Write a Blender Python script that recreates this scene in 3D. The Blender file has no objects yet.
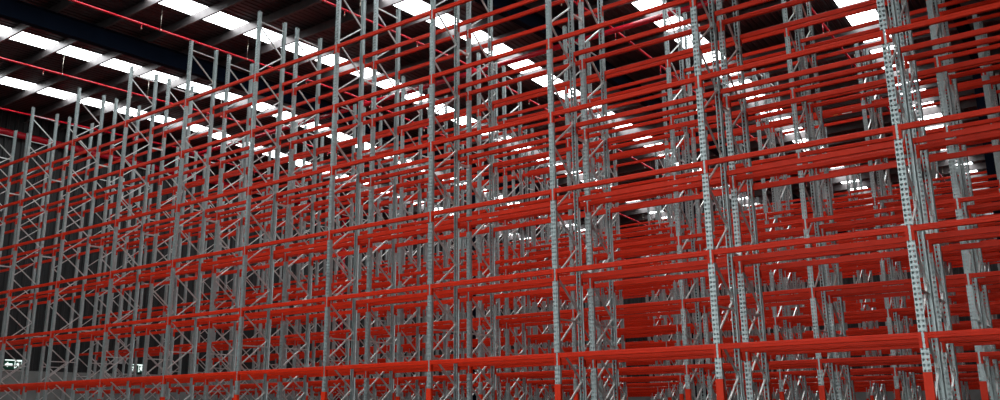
import bpy, bmesh, math
from mathutils import Vector, Matrix

# ------------------------------------------------------------------ constants
PITCH = 2.8            # bay width, post centre to post centre
LEV = 1.41335          # vertical distance between beam levels
FLOOR = -2.45          # z = 0 is the top of the lowest visible beams
TOP = 8.70             # top of the posts
DEEP = 0.84            # depth of one frame
ROWS = []
for k in range(8):
    ROWS += [(0, 5.30, 10.47)[k] if k < 3 else 5.30 * k, ((0, 5.30, 10.47)[k] if k < 3 else 5.30 * k) + 1.19]
LEFT_END = 11
SHIFT = [0, 0, -0.07, -0.07, 0.22, 0.22, 0.1, 0.1, -0.1, -0.1, 0.15, 0.15, 0, 0, 0.1, 0.1]   # each double row stands slightly off the next
PW, PD = 0.100, 0.070  # post width and depth
BH, BD = 0.083, 0.052  # beam height and depth

# camera (measured from the vanishing points)
YAW, TILT, ROLL, FPX = -0.62723, 0.24158, -0.01136, 860.9
CAM = Vector((2.1898, -12.3112, -0.9467))

scene = bpy.context.scene
col = scene.collection


def cam_axes():
    cy, sy, cp, sp, cr, sr = math.cos(YAW), math.sin(YAW), math.cos(TILT), math.sin(TILT), math.cos(ROLL), math.sin(ROLL)
    f = Vector((sy * cp, cy * cp, sp))
    r = Vector((cy, -sy, 0))
    u = r.cross(f)
    return cr * r + sr * u, -sr * r + cr * u, f


AR, AU, AF = cam_axes()


def seen(p):
    d = Vector(p) - CAM
    z = d.dot(AF)
    if z < 0.2:
        return None
    return 500 + FPX * d.dot(AR) / z, 200 - FPX * d.dot(AU) / z, z


# ------------------------------------------------------------------ materials
def mat(name, color, rough=0.5, metal=0.0, noise=None, scale=8.0, spec=None, bump=0.0, stretch=(1, 1, 1)):
    m = bpy.data.materials.new(name)
    m.use_nodes = True
    nt = m.node_tree
    b = nt.nodes['Principled BSDF']
    b.inputs['Roughness'].default_value = rough
    b.inputs['Metallic'].default_value = metal
    if spec is not None:
        b.inputs['Specular IOR Level'].default_value = spec
    b.inputs['Base Color'].default_value = (*color, 1)
    if noise:
        tc = nt.nodes.new('ShaderNodeTexCoord')
        mp = nt.nodes.new('ShaderNodeMapping')
        mp.inputs['Scale'].default_value = stretch
        n = nt.nodes.new('ShaderNodeTexNoise')
        n.inputs['Scale'].default_value = scale
        n.inputs['Detail'].default_value = 3
        r = nt.nodes.new('ShaderNodeValToRGB')
        r.color_ramp.elements[0].position = 0.3
        r.color_ramp.elements[1].position = 0.7
        r.color_ramp.elements[0].color = (*noise, 1)
        r.color_ramp.elements[1].color = (*color, 1)
        nt.links.new(tc.outputs['Object'], mp.inputs['Vector'])
        nt.links.new(mp.outputs['Vector'], n.inputs['Vector'])
        nt.links.new(n.outputs['Fac'], r.inputs['Fac'])
        nt.links.new(r.outputs['Color'], b.inputs['Base Color'])
        if bump:
            bp = nt.nodes.new('ShaderNodeBump')
            bp.inputs['Strength'].default_value = bump
            bp.inputs['Distance'].default_value = 0.02
            nt.links.new(n.outputs['Fac'], bp.inputs['Height'])
            nt.links.new(bp.outputs['Normal'], b.inputs['Normal'])
    return m


def emit(name, color, strength):
    m = bpy.data.materials.new(name)
    m.use_nodes = True
    nt = m.node_tree
    nt.nodes.clear()
    e = nt.nodes.new('ShaderNodeEmission')
    e.inputs['Color'].default_value = (*color, 1)
    e.inputs['Strength'].default_value = strength
    o = nt.nodes.new('ShaderNodeOutputMaterial')
    nt.links.new(e.outputs[0], o.inputs[0])
    return m


M_STEEL = mat('galvanised_steel', (0.53, 0.62, 0.62), 0.38, 0.45, (0.41, 0.50, 0.50), 14.0)
M_BRACE = mat('bright_zinc_steel', (0.86, 0.88, 0.86), 0.30, 0.6, (0.74, 0.77, 0.75), 20.0)
M_ORANGE = mat('orange_red_enamel', (0.84, 0.036, 0.008), 0.42, 0.0, (0.74, 0.030, 0.007), 3.0, spec=0.18)
M_GUARD = mat('orange_red_plastic', (0.86, 0.042, 0.010), 0.45, 0.0, None, 8.0, 0.2)
M_PIPE = mat('crimson_pipe_paint', (0.62, 0.010, 0.026), 0.25, 0.0, (0.54, 0.008, 0.022), 2.0)
M_ROOF = mat('roof_insulation_foil', (0.080, 0.060, 0.062), 0.33, 0.4, (0.035, 0.027, 0.029), 1.3, bump=0.15, stretch=(1, 0.25, 1))
M_PURLIN = mat('purlin_steel', (0.14, 0.125, 0.125), 0.42, 0.5, (0.09, 0.08, 0.08), 3.0)
M_NAVY = mat('navy_structural_paint', (0.003, 0.008, 0.020), 0.8, 0.0, (0.002, 0.006, 0.015), 2.0, spec=0.08)
M_WALL = mat('dark_wall_cladding', (0.013, 0.015, 0.016), 0.6, 0.0, (0.009, 0.011, 0.012), 2.0)
M_CONC = mat('precast_concrete', (0.26, 0.27, 0.26), 0.85, 0.0, (0.20, 0.21, 0.20), 2.5, bump=0.1)
M_FLOOR = mat('warehouse_floor_concrete', (0.05, 0.05, 0.05), 0.6, 0.0, (0.04, 0.04, 0.04), 0.8)
M_DAY = emit('daylight_sheet', (0.94, 0.98, 1.0), 6.2)
M_LABEL = mat('white_label', (0.85, 0.85, 0.85), 0.5)
M_GREEN = mat('exit_green', (0.01, 0.10, 0.06), 0.4)
M_WHITE = emit('lit_sign_white', (0.85, 1.0, 0.95), 1.2)
M_BRASS = mat('sprinkler_brass', (0.55, 0.50, 0.42), 0.35, 0.8)
M_PLASTIC = mat('pale_plastic', (0.62, 0.63, 0.63), 0.45)


# ------------------------------------------------------------------ mesh tools
def box(bm, x0, x1, y0, y1, z0, z1):
    v = [bm.verts.new(p) for p in ((x0, y0, z0), (x1, y0, z0), (x1, y1, z0), (x0, y1, z0), (x0, y0, z1), (x1, y0, z1), (x1, y1, z1), (x0, y1, z1))]
    for f in ((0, 3, 2, 1), (4, 5, 6, 7), (0, 1, 5, 4), (1, 2, 6, 5), (2, 3, 7, 6), (3, 0, 4, 7)):
        bm.faces.new([v[i] for i in f])


def prism_x(bm, prof, x0, x1):
    """closed profile of (y, z) points swept along x"""
    a = [bm.verts.new((x0, y, z)) for y, z in prof]
    b = [bm.verts.new((x1, y, z)) for y, z in prof]
    n = len(prof)
    for i in range(n):
        bm.faces.new((a[i], a[(i + 1) % n], b[(i + 1) % n], b[i]))
    bm.faces.new(a[::-1])
    bm.faces.new(b)


def tube(bm, p, q, r, n=12):
    p, q = Vector(p), Vector(q)
    d = (q - p).normalized()
    s = d.orthogonal().normalized()
    t = d.cross(s)
    rings = []
    for c in (p, q):
        rings.append([bm.verts.new(c + r * (math.cos(2 * math.pi * i / n) * s + math.sin(2 * math.pi * i / n) * t)) for i in range(n)])
    for i in range(n):
        f = bm.faces.new((rings[0][i], rings[0][(i + 1) % n], rings[1][(i + 1) % n], rings[1][i]))
        f.smooth = True
    bm.faces.new(rings[0][::-1])
    bm.faces.new(rings[1])


def mesh(name, bm, *ms, recalc=True):
    if recalc:
        bmesh.ops.recalc_face_normals(bm, faces=bm.faces)
    me = bpy.data.meshes.new(name)
    bm.to_mesh(me)
    bm.free()
    for m in ms:
        me.materials.append(m)
    return me


def put(name, data, parent=None, loc=(0, 0, 0), rot=(0, 0, 0)):
    o = bpy.data.objects.new(name, data)
    o.location = loc
    o.rotation_euler = rot
    if parent:
        o.parent = parent
    col.objects.link(o)
    return o


def tag(o, label=None, cat=None, group=None, kind=None):
    if label: o['label'] = label
    if cat: o['category'] = cat
    if group: o['group'] = group
    if kind: o['kind'] = kind
    return o


# ------------------------------------------------------------------ upright post with its punched face
HEIGHT = TOP - FLOOR


def post_bm(into=None, dy=0.0, flip=False, x=0.0, lip=0.006):
    """open channel, web with two columns of holes on the outer face (y = 0), flanges and lips inward (+y)"""
    bm = into or bmesh.new()
    s = -1 if flip else 1
    pitch = LEV / 20
    off = (-FLOOR) % pitch            # holes line up with the beam levels

    def V(a, y, z):
        return bm.verts.new((x + a, dy + s * y, z))

    hw = PW / 2
    t = 0.003
    r = 0.0175
    cx = 0.026
    z = off - pitch / 2
    zs = []
    while z < HEIGHT - pitch * 0.6:
        if z > 0.02:
            zs.append(z)
        z += pitch
    first, last = zs[0], zs[-1] + pitch
    for (lo, hi) in ((0, first), (last, HEIGHT)):
        bm.faces.new((V(-hw, 0, lo), V(hw, 0, lo), V(hw, 0, hi), V(-hw, 0, hi)))
    for z in zs:
        m = z + pitch / 2
        for sx in (-1, 1):
            a0, a1 = (0, hw) if sx > 0 else (-hw, 0)
            c = sx * cx
            o = [V(a0, 0, z), V(a1, 0, z), V(a1, 0, z + pitch), V(a0, 0, z + pitch)]
            h = [V(c + dx * r, 0, m + dz * r) for dx, dz in ((-.5, -1), (.5, -1), (1, 0), (.75, 1.1), (-.75, 1.1), (-1, 0))]
            hb = [V(c + dx * r, t, m + dz * r) for dx, dz in ((-.5, -1), (.5, -1), (1, 0), (.75, 1.1), (-.75, 1.1), (-1, 0))]
            bm.faces.new((o[0], o[1], h[1], h[0]))
            bm.faces.new((o[1], h[2], h[1]))
            bm.faces.new((o[1], o[2], h[3], h[2]))
            bm.faces.new((o[2], o[3], h[4], h[3]))
            bm.faces.new((o[3], h[5], h[4]))
            bm.faces.new((o[3], o[0], h[0], h[5]))
            for i in range(6):
                bm.faces.new((h[i], h[(i + 1) % 6], hb[(i + 1) % 6], hb[i]))
    # flanges and lips, each of sheet thickness
    for sx in (-1, 1):
        e = hw - 0.011
        prof = [(hw, 0), (hw, 0.016), (e, 0.022), (e, PD), (lip, PD), (lip, PD - t),
                (e - t, PD - t), (e - t, 0.020), (hw - t, 0.014), (hw - t, 0)]
        a = [V(sx * px, py, 0) for px, py in prof]
        b = [V(sx * px, py, HEIGHT) for px, py in prof]
        n = len(prof)
        for i in range(n - 1):
            bm.faces.new((a[i], a[i + 1], b[i + 1], b[i]))
        bm.faces.new(a)
        bm.faces.new(b)
    return bm


def brace_bm(z0, z1, into=None):
    """small open channel between the posts, from front node z0 to rear node z1"""
    bm = into or bmesh.new()
    y0, y1 = 0.055, DEEP - 0.055
    d = Vector((0, y1 - y0, z1 - z0)).normalized()
    n = Vector((0, -d.z, d.y))
    w, h, t = 0.015, 0.013, 0.003
    prof = [(-w, h), (w, h), (w, -h), (w - t, -h), (w - t, h - t), (-w + t, h - t), (-w + t, -h), (-w, -h)]
    rings = []
    for (y, z) in ((y0, z0), (y1, z1)):
        rings.append([bm.verts.new(Vector((a, y, z)) + n * b) for a, b in prof])
    k = len(prof)
    for i in range(k):
        bm.faces.new((rings[0][i], rings[0][(i + 1) % k], rings[1][(i + 1) % k], rings[1][i]))
    bm.faces.new(rings[0][::-1])
    bm.faces.new(rings[1])
    for (y, z) in ((y0 + .012, z0), (y1 - .012, z1)):      # bolts through the flanges
        tube(bm, (-0.043, y, z), (0.043, y, z), 0.005, 6)
    return bm


NODE0 = 8.33 - FLOOR
NODE = 1.171
nodes = []
z = NODE0
while z > 0.9:
    nodes.append(z)
    z -= NODE
LOW = [n - NODE / 2 for n in nodes if n - NODE / 2 < 1.5 - FLOOR]      # the lower panels are cross-braced
CROSS = [8.45 - FLOOR, 0.57 - FLOOR, 0.16]          # horizontal braces
GUARD_H = -0.51 - FLOOR


def guard_bm(into=None, y0=0.0, s=1):
    bm = into or bmesh.new()
    w, t = PW / 2 + 0.006, 0.005
    for (xa, xb, ya, yb) in ((-w, w, -0.011, -0.004), (-w, -w + t, -0.004, 0.052), (w - t, w, -0.004, 0.052)):
        ys = sorted((y0 + s * ya, y0 + s * yb))
        box(bm, xa, xb, ys[0], ys[1], 0.012, GUARD_H)
    return bm


def foot_bm(y, into=None):
    bm = into or bmesh.new()
    box(bm, -0.085, 0.085, y - 0.038, y + 0.038, 0, 0.008)
    for sx in (-0.068, 0.068):
        tube(bm, (sx, y, 0.008), (sx, y, 0.030), 0.009, 6)
    return bm


ME_FRONT = mesh('post_front', post_bm(), M_STEEL, recalc=False)
ME_REAR = mesh('post_rear', post_bm(dy=DEEP, flip=True, lip=0.026), M_STEEL, recalc=False)
ME_DOWN = mesh('brace_down', brace_bm(0, -NODE / 2), M_BRACE)      # front high, rear low
ME_UP = mesh('brace_up', brace_bm(-NODE, -NODE / 2), M_BRACE)      # front low, rear high
ME_FLAT = mesh('brace_flat', brace_bm(0, 0), M_BRACE)
ME_GUARD_F = mesh('guard_front', guard_bm(), M_GUARD)
ME_GUARD_R = mesh('guard_rear', guard_bm(y0=DEEP, s=-1), M_GUARD)
ME_FOOT_F = mesh('foot_front', foot_bm(0.04), M_STEEL)
ME_FOOT_R = mesh('foot_rear', foot_bm(DEEP - 0.04), M_STEEL)
bm = bmesh.new()
box(bm, -0.02, 0.02, DEEP, 1.19, -0.02, 0.02)
box(bm, -0.035, 0.035, DEEP + 0.001, DEEP + 0.006, -0.05, 0.05)
box(bm, -0.035, 0.035, 1.184, 1.189, -0.05, 0.05)
ME_SPACER = mesh('spacer', bm, M_BRACE)


def frame_parts(root, row):
    put('post', ME_FRONT, root)
    put('post', ME_REAR, root)
    for n in nodes:
        put('diagonal_brace', ME_DOWN, root, (0, 0, n))
        if n - NODE > 0.05:
            put('diagonal_brace', ME_UP, root, (0, 0, n))
    if row:
        for n in LOW:
            if n - NODE / 2 > 0.1:
                put('diagonal_brace', ME_DOWN, root, (0, 0, n))
            if n - NODE > 0.1:
                put('diagonal_brace', ME_UP, root, (0, 0, n))
    for c in CROSS:
        put('horizontal_brace', ME_FLAT, root, (0, 0, c))
    put('foot_plate', ME_FOOT_F, root)
    put('foot_plate', ME_FOOT_R, root)
    if row % 2 == 0:
        g = put('post_guard', ME_GUARD_F, root)
        for s in SPACERS:
            put('row_spacer', ME_SPACER, root, (0, 0, s))
    else:
        g = put('post_guard', ME_GUARD_R, root)
    g['label'] = 'orange-red guard wrapped round the foot of the post'


SPACERS = [6.48 - FLOOR, 3.98 - FLOOR, 1.48 - FLOOR]


def far_frame_mesh(even):
    bm = bmesh.new()
    post_bm(bm)
    post_bm(bm, DEEP, True, lip=0.026)
    for f in bm.faces: f.material_index = 0
    k = len(bm.faces)
    for n in nodes:
        tmp = [(0, -NODE / 2)] + ([(-NODE, -NODE / 2)] if n - NODE > 0.05 else [])
        for a, b in tmp:
            brace_bm(n + a, n + b, bm)
    for n in LOW:
        if n - NODE / 2 > 0.1:
            brace_bm(n, n - NODE / 2, bm)
        if n - NODE > 0.1:
            brace_bm(n - NODE, n - NODE / 2, bm)
    for c in CROSS:
        brace_bm(c, c, bm)
    foot_bm(0.04, bm)
    foot_bm(DEEP - 0.04, bm)
    if even:
        for s in SPACERS:
            box(bm, -0.02, 0.02, DEEP, 1.19, s - 0.02, s + 0.02)
    bm.faces.ensure_lookup_table()
    for f in bm.faces[k:]: f.material_index = 1
    k = len(bm.faces)
    guard_bm(bm, 0.0 if even else DEEP, 1 if even else -1)
    bm.faces.ensure_lookup_table()
    for f in bm.faces[k:]: f.material_index = 2
    return mesh('upright_frame_far', bm, M_STEEL, M_BRACE, M_GUARD, recalc=False)


ME_FAR = {0: far_frame_mesh(True), 1: far_frame_mesh(False)}

# ------------------------------------------------------------------ load beam
BL = PITCH - PW - 0.008
CONN_H = 0.205


def beam_prof(s=1):
    q = 0.011                                   # rolled corners, shallow groove where the two channels of the box meet
    p = [(q, 0), (BD - 0.004, 0), (BD, -0.004), (BD, -BH + 0.004), (BD - 0.004, -BH), (q, -BH), (q * .3, -BH + q * .3), (0, -BH + q),
         (0, -BH * .60), (0.004, -BH * .56), (0.004, -BH * .50), (0, -BH * .46), (0, -q), (q * .3, -q * .3)]
    return p if s > 0 else [(-y, z) for y, z in p]


def beam_bm(s=1, into=None, off=(0, 0, 0)):
    bm = into or bmesh.new()
    prism_x(bm, [(y + off[1], z + off[2]) for y, z in beam_prof(s)], off[0] - BL / 2, off[0] + BL / 2)
    return bm


def conn_bm(sx, s=1, into=None, off=(0, 0, 0)):
    """end plate: an angle, one leg against the post's side, the other over the post's face"""
    bm = into or bmesh.new()
    xb = BL / 2
    for (xa, xc, ya, yb) in ((xb, xb + 0.0035, -0.006, 0.055), (xb + 0.0035, xb + 0.037, -0.006, -0.002)):
        xs = sorted((sx * xa, sx * xc))
        ys = sorted((s * ya, s * yb))
        box(bm, off[0] + xs[0], off[0] + xs[1], off[1] + ys[0], off[1] + ys[1], off[2] - CONN_H, off[2])
    return bm


ME_BEAM = {s: mesh('load_beam', beam_bm(s), M_ORANGE) for s in (1, -1)}
ME_CONN = {(x, s): mesh('end_connector', conn_bm(x, s), M_ORANGE) for s in (1, -1) for x in (1, -1)}

ORD = ['', 'first', 'second', 'third', 'fourth', 'fifth', 'sixth', 'seventh', 'eighth', 'ninth', 'tenth', 'eleventh', 'twelfth',
       'thirteenth', 'fourteenth', 'fifteenth', 'sixteenth', 'seventeenth']
LEVEL = ['lowest', 'second', 'third', 'fourth', 'fifth', 'top']


def row_word(r):
    return 'nearest' if r == 0 else ORD[r + 1]


def right_end(r):
    y = ROWS[r]
    return -1 if y < 12 else (-2 if y < 25 else -3)


def in_frame(p):
    q = seen(p)
    return q is not None and -3 <= q[0] <= 1003 and -3 <= q[1] <= 403


# ---- frames
for r, y in enumerate(ROWS):
    n_view = 0
    n_out = 0
    for i in range(right_end(r), LEFT_END + 1):
        x = -PITCH * i + SHIFT[r]
        vis = any(in_frame((x, y + dy, FLOOR + h * HEIGHT / 30)) for dy in (0.05, DEEP) for h in range(31))
        if r < 6:
            o = put('upright_frame', None, None, (x, y, FLOOR))
            frame_parts(o, r)
        else:
            o = put('upright_frame', ME_FAR[r % 2], None, (x, y, FLOOR))
        if vis:
            n_view += 1
            lab = 'perforated grey steel rack upright frame, %s rack row back, %s from the right' % (row_word(r), ORD[n_view])
            if r == 0:
                lab = 'perforated grey steel rack upright frame, nearest rack row, %s from the right' % ORD[n_view]
        else:
            n_out += 1
            side = 'right' if i < 2 else 'left'
            lab = 'grey steel rack upright frame, %s rack row, just beyond the %s edge' % (row_word(r), side)
            if n_out > 1:
                lab = 'grey steel rack upright frame %s beyond the %s edge, %s rack row' % (ORD[n_out], side, row_word(r))
        tag(o, lab, 'rack frame', 'perforated upright frames of rack row %d' % (r + 1))

# ---- beams: measure how large each shows
cands = []
for r, y in enumerate(ROWS):
    for face in (0, 1):
        yy = y if face == 0 else y + DEEP
        for i in range(right_end(r), LEFT_END):
            x = -PITCH * i - PITCH / 2 + SHIFT[r]
            for l in range(6):
                z = l * LEV
                pts = [seen((x + BL * (k / 12 - .5), yy, z - BH / 2)) for k in range(13)]
                area = 0
                for k in range(12):
                    a, b = pts[k], pts[k + 1]
                    if a and b and 0 <= (a[0] + b[0]) / 2 <= 1000 and -2 <= (a[1] + b[1]) / 2 <= 402:
                        area += abs(a[0] - b[0]) * FPX * BH / a[2]
                cands.append((area, r, face, i, l, x, yy, z))
# bay count from the right, per row face and level group (a bay counts when any of it is inside the picture at that level)
cands.sort(key=lambda c: (c[1], c[2], c[4], c[3]))
bay_no = {}
for c in cands:
    if c[0] > 0:
        key = (c[1], c[2], c[4])
        bay_no.setdefault(key, [])
        bay_no[key].append(c[3])
best = sorted([c for c in cands if c[0] > 0], key=lambda c: -c[0] * (1.0 if c[1] < 4 else 0.01))[:298]
chosen = set((c[1], c[2], c[3], c[4]) for c in best)
rest = bmesh.new()
FACE = ['front', 'rear']
for c in cands:
    area, r, face, i, l, x, yy, z = c
    s = 1 if face == 0 else -1
    if (r, face, i, l) in chosen:
        o = put('rack_crossbar', ME_BEAM[s], None, (x, yy, z))
        for sx in (-1, 1):
            put('end_connector', ME_CONN[(sx, s)], o)
        k = bay_no[(r, face, l)].index(i) + 1
        tag(o, 'orange crossbar, %s level, %s face of %s rack row, %s bay from right' % (LEVEL[l], FACE[face], row_word(r), ORD[k]),
            'crossbar', 'orange crossbars on the %s face of the %s rack row' % (FACE[face], row_word(r)))
    else:
        beam_bm(s, rest, (x, yy, z))
        for sx in (-1, 1):
            conn_bm(sx, s, rest, (x, yy, z))
o = put('rack_crossbars', mesh('rack_crossbars', rest, M_ORANGE))
tag(o, 'massed orange crossbars of the farther rack rows filling the depth of the warehouse', 'crossbars', kind='stuff')

# ------------------------------------------------------------------ building shell
XL, XR, YF, YB = -32.6, 11.0, -19.0, 43.0
RIDGE_Y, RIDGE_Z, FALL = 8.5, 11.10, 0.04


def roof(y):
    return RIDGE_Z - FALL * abs(y - RIDGE_Y)


SK = [(-29.1, 0.86), (-24.75, 0.86), (-18.95, 0.86), (-13.85, 0.86), (-8.15, 0.86), (-3.1, 0.86)]


def sheet(bm, x0, x1, y0, y1):
    """ribbed roofing between x0 and x1, 0.2 m ribs running along y"""
    n = max(1, round((x1 - x0) / 0.2))
    w = (x1 - x0) / n
    xs = []
    for k in range(n):
        a = x0 + k * w
        xs += [(a, 0), (a + w * .55, 0), (a + w * .68, 0.028), (a + w * .87, 0.028)]
    xs.append((x1, 0))
    ra = [bm.verts.new((x, y0, roof(y0) + h)) for x, h in xs]
    rb = [bm.verts.new((x, y1, roof(y1) + h)) for x, h in xs]
    for k in range(len(xs) - 1):
        bm.faces.new((ra[k], rb[k], rb[k + 1], ra[k + 1]))


bm = bmesh.new()
edges = [XL]
for c, w in SK:
    edges += [c - w / 2, c + w / 2]
edges.append(XR)
for k in range(0, len(edges), 2):
    for (a, b) in ((YF, RIDGE_Y), (RIDGE_Y, YB)):
        sheet(bm, edges[k], edges[k + 1], a, b)
ceiling = tag(put('ceiling', mesh('ceiling', bm, M_ROOF, recalc=False)), kind='structure')
for k, (c, w) in enumerate(SK):
    bm = bmesh.new()
    for (a, b) in ((YF, RIDGE_Y), (RIDGE_Y, YB)):
        sheet(bm, c - w / 2, c + w / 2, a, b)
    tag(put('window_%d' % (k + 1), mesh('window_%d' % (k + 1), bm, M_DAY, recalc=False)), kind='structure')

# purlins across the roof
PUR = 1.46
bm = bmesh.new()
prof = [(0, 0), (0.07, 0), (0.07, -0.018), (0.068, 0 - 0.003), (0.003, -0.003), (0.003, -0.322), (-0.06, -0.322), (-0.06, -0.305), (-0.063, -0.305), (-0.063, -0.325), (0, -0.325)]
prism_x(bm, prof, XL + 0.05, XR - 0.05)
ME_PUR = mesh('purlin', bm, M_PURLIN)
y = 0.15 - PUR * 16
while y < YB - 0.3:
    if y > YF + 0.2:
        put('purlin', ME_PUR, ceiling, (0, y, roof(y) - 0.004))
    y += PUR


def i_section(bm, w, h, tf, tw, length):
    """I profile in x/z extruded along y, top at z = 0"""
    box(bm, -w / 2, w / 2, 0, length, -tf, 0)
    box(bm, -w / 2, w / 2, 0, length, -h, -h + tf)
    box(bm, -tw / 2, tw / 2, 0, length, -h + tf, -tf)


names = {-21.6: 'navy steel roof beam crossing the upper left corner above the rack tops',
         -11.0: 'navy steel roof beam behind the racks near the upper middle',
         -0.55: 'navy steel roof beam above the largest upright at the right',
         10.6: 'navy steel roof beam beyond the right edge of the view'}
for x, lab in names.items():
    r_ = put('roof_beam', None, None, (x, 0, 0))
    for (a, b) in ((YF + .1, RIDGE_Y), (RIDGE_Y, YB - .1)):
        bm = bmesh.new()
        za, zb = roof(a) - 0.315, roof(b) - 0.315
        L = b - a
        i_section(bm, 0.22, 0.56, 0.02, 0.016, L)
        for v in bm.verts:
            v.co.z += za + (zb - za) * v.co.y / L
            v.co.y += a
        put('beam_half', mesh('beam_half', bm, M_NAVY), r_)
    tag(r_, lab, 'roof beam')

for x, lab in ((-21.6, 'navy steel column hidden deep among the racks at left'), (-11.0, 'navy steel column deep among the racks near the middle'),
               (-0.55, 'dark navy steel column behind the racks at the right edge')):
    bm = bmesh.new()
    zt = roof(18.35) - 0.8
    h = zt - FLOOR
    box(bm, -0.22, 0.22, -0.15, -0.13, 0.02, h)
    box(bm, -0.20, 0.20, 0.13, 0.15, 0.02, h)
    box(bm, -0.01, 0.01, -0.13, 0.13, 0.02, h)
    o = put('steel_column', mesh('steel_column', bm, M_NAVY), None, (x, 18.35, FLOOR))
    bm = bmesh.new()
    box(bm, -0.28, 0.28, -0.22, 0.22, 0, 0.02)
    put('base_plate', mesh('base_plate', bm, M_NAVY), o)
    tag(o, lab, 'column')

# floor and walls
bm = bmesh.new()
box(bm, XL, XR, YF, YB, FLOOR - 0.2, FLOOR)
box(bm, XL, XR, YF - 30, YF, FLOOR - 0.25, FLOOR - 0.05)
tag(put('floor', mesh('floor', bm, M_FLOOR)), kind='structure')
CONC_TOP = 0.80
M_FRAME = mat('window_frame_paint', (0.10, 0.11, 0.12), 0.5)  # frame colour of the added window band behind the viewer


def ribbed_wall(name, along, pos, lo, hi, inward, top):
    bm = bmesh.new()
    n = int((hi - lo) / 0.33)
    w = (hi - lo) / n
    pts = []
    for k in range(n):
        a = lo + k * w
        pts += [(a, 0), (a + w * .5, 0), (a + w * .60, 0.05), (a + w * .90, 0.05)]
    pts.append((hi, 0))
    prev = None
    for t, d in pts:
        if along == 'y':
            p = (pos + inward * d, t)
        else:
            p = (t, pos + inward * d)
        yy = p[1]
        cur = (bm.verts.new((p[0], p[1], CONC_TOP)), bm.verts.new((p[0], p[1], roof(yy) if top is None else top)))
        if prev:
            bm.faces.new((prev[0], cur[0], cur[1], prev[1]))
        prev = cur
    return tag(put(name, mesh(name, bm, M_WALL)), kind='structure')


ribbed_wall('wall_left', 'y', XL, YF, YB, 1, None)
ribbed_wall('wall_right', 'y', XR, YF, YB, -1, None)
ribbed_wall('wall_back', 'x', YB, XL, XR, -1, roof(YB))
ADDED_OPENING = (-17.0, 9.0, 2.0)                # unseen doorway and window band, added behind the viewer to light rack fronts
ribbed_wall('wall_front', 'x', YF, XL, ADDED_OPENING[0], 1, roof(YF))
ribbed_wall('wall_front', 'x', YF, ADDED_OPENING[1], XR, 1, roof(YF))
bm = bmesh.new()
box(bm, ADDED_OPENING[0], ADDED_OPENING[1], YF - 0.03, YF + 0.03, ADDED_OPENING[2], 4.2)
box(bm, ADDED_OPENING[0], ADDED_OPENING[1], YF - 0.03, YF + 0.03, 9.2, roof(YF))
tag(put('wall_front', mesh('wall_front', bm, M_WALL)), kind='structure')
bm = bmesh.new()
for k in range(14):
    xx = ADDED_OPENING[0] + 0.05 + k * (ADDED_OPENING[1] - ADDED_OPENING[0] - 0.1) / 13
    box(bm, xx - 0.04, xx + 0.04, YF - 0.04, YF + 0.04, 4.2, 9.2)
for zz in (4.24, 6.7, 9.16):
    box(bm, ADDED_OPENING[0], ADDED_OPENING[1], YF - 0.03, YF + 0.03, zz - 0.03, zz + 0.03)
tag(put('window_20', mesh('window_20', bm, M_FRAME)), kind='structure')  # mullions of the added window band that lets sky light onto the racks
for k, (x0, x1, y0, y1) in enumerate(((XL - .1, XL + .06, YF, YB), (XR - .06, XR + .1, YF, YB), (XL + .06, XR - .06, YB - .06, YB + .1), (XL + .06, ADDED_OPENING[0], YF - .1, YF + .06))):
    bm = bmesh.new()
    box(bm, x0, x1, y0, y1, FLOOR, CONC_TOP)
    tag(put('trim_%d' % (k + 1), mesh('trim_%d' % (k + 1), bm, M_CONC)), kind='structure')

# ------------------------------------------------------------------ fire pipes
SPX = [(-30.2, 'thin red sprinkler pipe under the roof nearest the dark left wall'),
       (-25.2, 'thin red sprinkler pipe under the roof between the two leftmost skylight strips'),
       (-19.6, 'thin red sprinkler pipe crossing the upper left just right of the navy beam'),
       (-14.5, 'thin red sprinkler pipe under the roof near the upper centre left'),
       (-9.2, 'thin red sprinkler pipe under the roof right of centre'),
       (-3.9, 'thin red sprinkler pipe under the roof left of the largest upright'),
       (1.2, 'thin red sprinkler pipe under the roof beyond the right edge')]
bm = bmesh.new()
tube(bm, (0, 0, -0.03), (0, 0, -0.13), 0.012, 8)
ME_DROP = mesh('drop_pipe', bm, M_PIPE)
bm = bmesh.new()
tube(bm, (0, 0, 0.15), (0, 0, -0.13), 0.014, 8)
ME_LONG = mesh('drop_pipe_long', bm, M_PIPE)
bm = bmesh.new()
tube(bm, (0, 0, -0.13), (0, 0, -0.16), 0.016, 8)
tube(bm, (0, 0, -0.18), (0, 0, -0.184), 0.024, 10)
tube(bm, (-0.012, 0, -0.16), (-0.012, 0, -0.18), 0.004, 6)
tube(bm, (0.012, 0, -0.16), (0.012, 0, -0.18), 0.004, 6)
ME_HEAD = mesh('sprinkler_head', bm, M_BRASS)
bm = bmesh.new()
tube(bm, (0, 0, 0.03), (0, 0, 0.715), 0.006, 6)
tube(bm, (0, -0.012, 0), (0, 0.012, 0), 0.042, 12)
ME_HANG = mesh('hanger', bm, M_BRASS)
for x, lab in SPX:
    bm = bmesh.new()
    pz = 0.70
    tube(bm, (0, YF + .3, roof(YF + .3) - pz), (0, RIDGE_Y, roof(RIDGE_Y) - pz), 0.035, 10)
    tube(bm, (0, RIDGE_Y, roof(RIDGE_Y) - pz), (0, YB - .3, roof(YB - .3) - pz), 0.035, 10)
    o = put('sprinkler_pipe', mesh('sprinkler_pipe', bm, M_PIPE), None, (x, 0, 0))
    tag(o, lab, 'pipe', 'sprinkler pipes under the roof')
    yy = -6.0
    while yy < 40:
        long = x > -10
        d = put('drop_pipe', ME_LONG if long else ME_DROP, o, (0, yy, roof(yy) - pz - (0.18 if long else 0)))
        put('sprinkler_head', ME_HEAD, d)
        put('hanger', ME_HANG, o, (0, yy + 0.6, roof(yy + 0.6) - pz))
        yy += 3.1
bm = bmesh.new()
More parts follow.
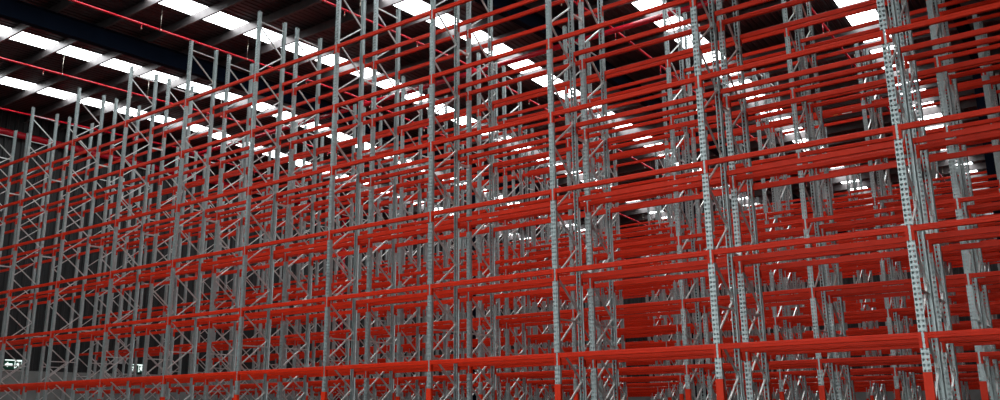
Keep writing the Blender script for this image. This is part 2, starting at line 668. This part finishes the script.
tube(bm, (XL + 0.5, 0, 0), (XR - 0.5, 0, 0), 0.085, 14)
for k in range(9):
    xx = XL + 4 + k * 6.0
    tube(bm, (xx, 0, 0), (xx + 0.12, 0, 0), 0.105, 14)
o = put('main_pipe', mesh('main_pipe', bm, M_PIPE), None, (0, 8.95, 10.07))
tag(o, 'thick crimson fire main running level beneath the roof behind the second rack row', 'pipe')
bm = bmesh.new()
WZ = 9.95
ya, yb = -4.8, 20.5
tube(bm, (0, ya, WZ), (0, yb, WZ), 0.13, 16)
for yy in (ya, yb):                                   # risers down to the floor
    tube(bm, (0, yy, WZ + 0.10), (0, yy, FLOOR + 0.02), 0.13, 16)
    tube(bm, (0, yy, FLOOR), (0, yy, FLOOR + 0.04), 0.2, 16)
    tube(bm, (0, yy, WZ + 0.10), (0, yy, WZ + 0.15), 0.16, 16)
for k in range(4):
    yy = ya + 4 + k * 6.0
    tube(bm, (0, yy, WZ), (0, yy + 0.14, WZ), 0.155, 16)
o = put('main_pipe', mesh('main_pipe', bm, M_PIPE), None, (XL + 0.25, 0, 0))
tag(o, 'thick bright red fire main along the dark wall at upper left', 'pipe')


# ------------------------------------------------------------------ exit signs on the left wall
def sign(y, z, lab):
    root = put('exit_sign', None, None, (XL + 0.045, y, z))
    bm = bmesh.new()
    box(bm, -0.045, 0.07, -0.36, 0.36, -0.19, 0.19)
    put('housing', mesh('housing', bm, M_GREEN), root)
    bm = bmesh.new()
    X0, X1 = 0.071, 0.076
    # y runs to the right in the photo
    def q(pts):
        a = [bm.verts.new((X0, py, pz)) for py, pz in pts]
        b = [bm.verts.new((X1, py, pz)) for py, pz in pts]
        n = len(pts)
        for i in range(n):
            bm.faces.new((a[i], a[(i + 1) % n], b[(i + 1) % n], b[i]))
        bm.faces.new(a[::-1]); bm.faces.new(b)
    q([(-0.33, 0.14), (0.33, 0.14), (0.33, 0.17), (-0.33, 0.17)])
    q([(-0.32, -0.01), (-0.20, -0.11), (-0.20, -0.05), (-0.04, -0.05), (-0.04, 0.03), (-0.20, 0.03), (-0.20, 0.09)])
    q([(0.04, -0.15), (0.06, -0.15), (0.06, 0.11), (0.30, 0.11), (0.30, 0.13), (0.04, 0.13)])
    q([(0.29, -0.15), (0.31, -0.15), (0.31, 0.13), (0.29, 0.13)])
    # running figure: head, trunk, legs, arms
    q([(0.15, 0.06), (0.19, 0.06), (0.20, 0.09), (0.17, 0.105), (0.14, 0.09)])
    q([(0.13, -0.03), (0.20, -0.03), (0.21, 0.05), (0.14, 0.05)])
    q([(0.14, -0.03), (0.17, -0.03), (0.12, -0.10), (0.08, -0.14), (0.07, -0.12), (0.10, -0.09)])
    q([(0.17, -0.03), (0.20, -0.03), (0.22, -0.09), (0.27, -0.09), (0.27, -0.11), (0.20, -0.11)])
    q([(0.20, 0.05), (0.21, 0.02), (0.27, 0.00), (0.27, 0.02)])
    q([(0.14, 0.05), (0.14, 0.02), (0.09, -0.01), (0.08, 0.01)])
    put('pictogram', mesh('pictogram', bm, M_WHITE), root)
    tag(root, lab, 'exit sign', 'exit signs on the dark left wall')


def on_left_wall(px, py):
    d = AR * ((px - 500) / FPX) + AU * ((200 - py) / FPX) + AF
    t = (XL - CAM.x) / d.x
    p = CAM + d * t
    return p.y, p.z


ya, za = on_left_wall(12, 364.5)
sign(ya, za, 'green and white running figure exit sign at the far left edge')
ya, za = on_left_wall(136, 368.5)
sign(ya, za, 'green and white exit sign on left wall beside the white twin lamp')
ya, za = on_left_wall(121, 360)
root = put('emergency_lamp', None, None, (XL + 0.045, ya, za))
bm = bmesh.new()
box(bm, -0.045, 0.09, -0.16, 0.16, -0.16, 0.0)
put('battery_box', mesh('battery_box', bm, M_PLASTIC), root)
for s in (-1, 1):
    bm = bmesh.new()
    tube(bm, (0.03, s * 0.10, 0.08), (0.15, s * 0.13, 0.05), 0.085, 16)
    tube(bm, (0.04, s * 0.10, 0.0), (0.05, s * 0.10, 0.05), 0.015, 8)
    put('lamp_head', mesh('lamp_head', bm, M_PLASTIC), root)
tag(root, 'white twin-head emergency lamp on the dark left wall beside an exit sign', 'lamp')

# ------------------------------------------------------------------ two stickers on a far top-level crossbar
def sticker(px, py, w, h, m, lab):
    yy = ROWS[5] - 0.001
    d = AR * ((px - 500) / FPX) + AU * ((200 - py) / FPX) + AF
    p = CAM + d * ((yy - CAM.y) / d.y)
    bm = bmesh.new()
    box(bm, -w / 2, w / 2, -0.002, 0, -h / 2, h / 2)
    tag(put('sticker', mesh('sticker', bm, m), None, (p.x, yy, 5 * LEV - 0.046)), lab, 'sticker')


sticker(847, 113.5, 0.26, 0.062, M_LABEL, 'white rectangular sticker on a far top crossbar left of the largest upright')
sticker(836, 117, 0.12, 0.055, mat('orange_sticker_film', (0.9, 0.30, 0.05), 0.5), 'small orange sticker on a far top crossbar left of the white sticker')

# ------------------------------------------------------------------ camera, world, view
cam = bpy.data.cameras.new('camera')
cam.sensor_fit = 'HORIZONTAL'
cam.sensor_width = 36.0
cam.lens = 36.0 * FPX / 1000.0
cam.clip_start = 0.1
cam.clip_end = 300
co = bpy.data.objects.new('camera', cam)
m = Matrix(((AR.x, AU.x, -AF.x, CAM.x), (AR.y, AU.y, -AF.y, CAM.y), (AR.z, AU.z, -AF.z, CAM.z), (0, 0, 0, 1)))
co.matrix_world = m
col.objects.link(co)
scene.camera = co

w = bpy.data.worlds.new('world')
w.use_nodes = True
w.node_tree.nodes['Background'].inputs['Color'].default_value = (0.97, 0.99, 1.0, 1)
w.node_tree.nodes['Background'].inputs['Strength'].default_value = 2.0
scene.world = w

vs = scene.view_settings
vs.view_transform = 'Standard'
vs.look = 'None'
vs.gamma = 1.0
vs.use_curve_mapping = False
vs.exposure = 0.35
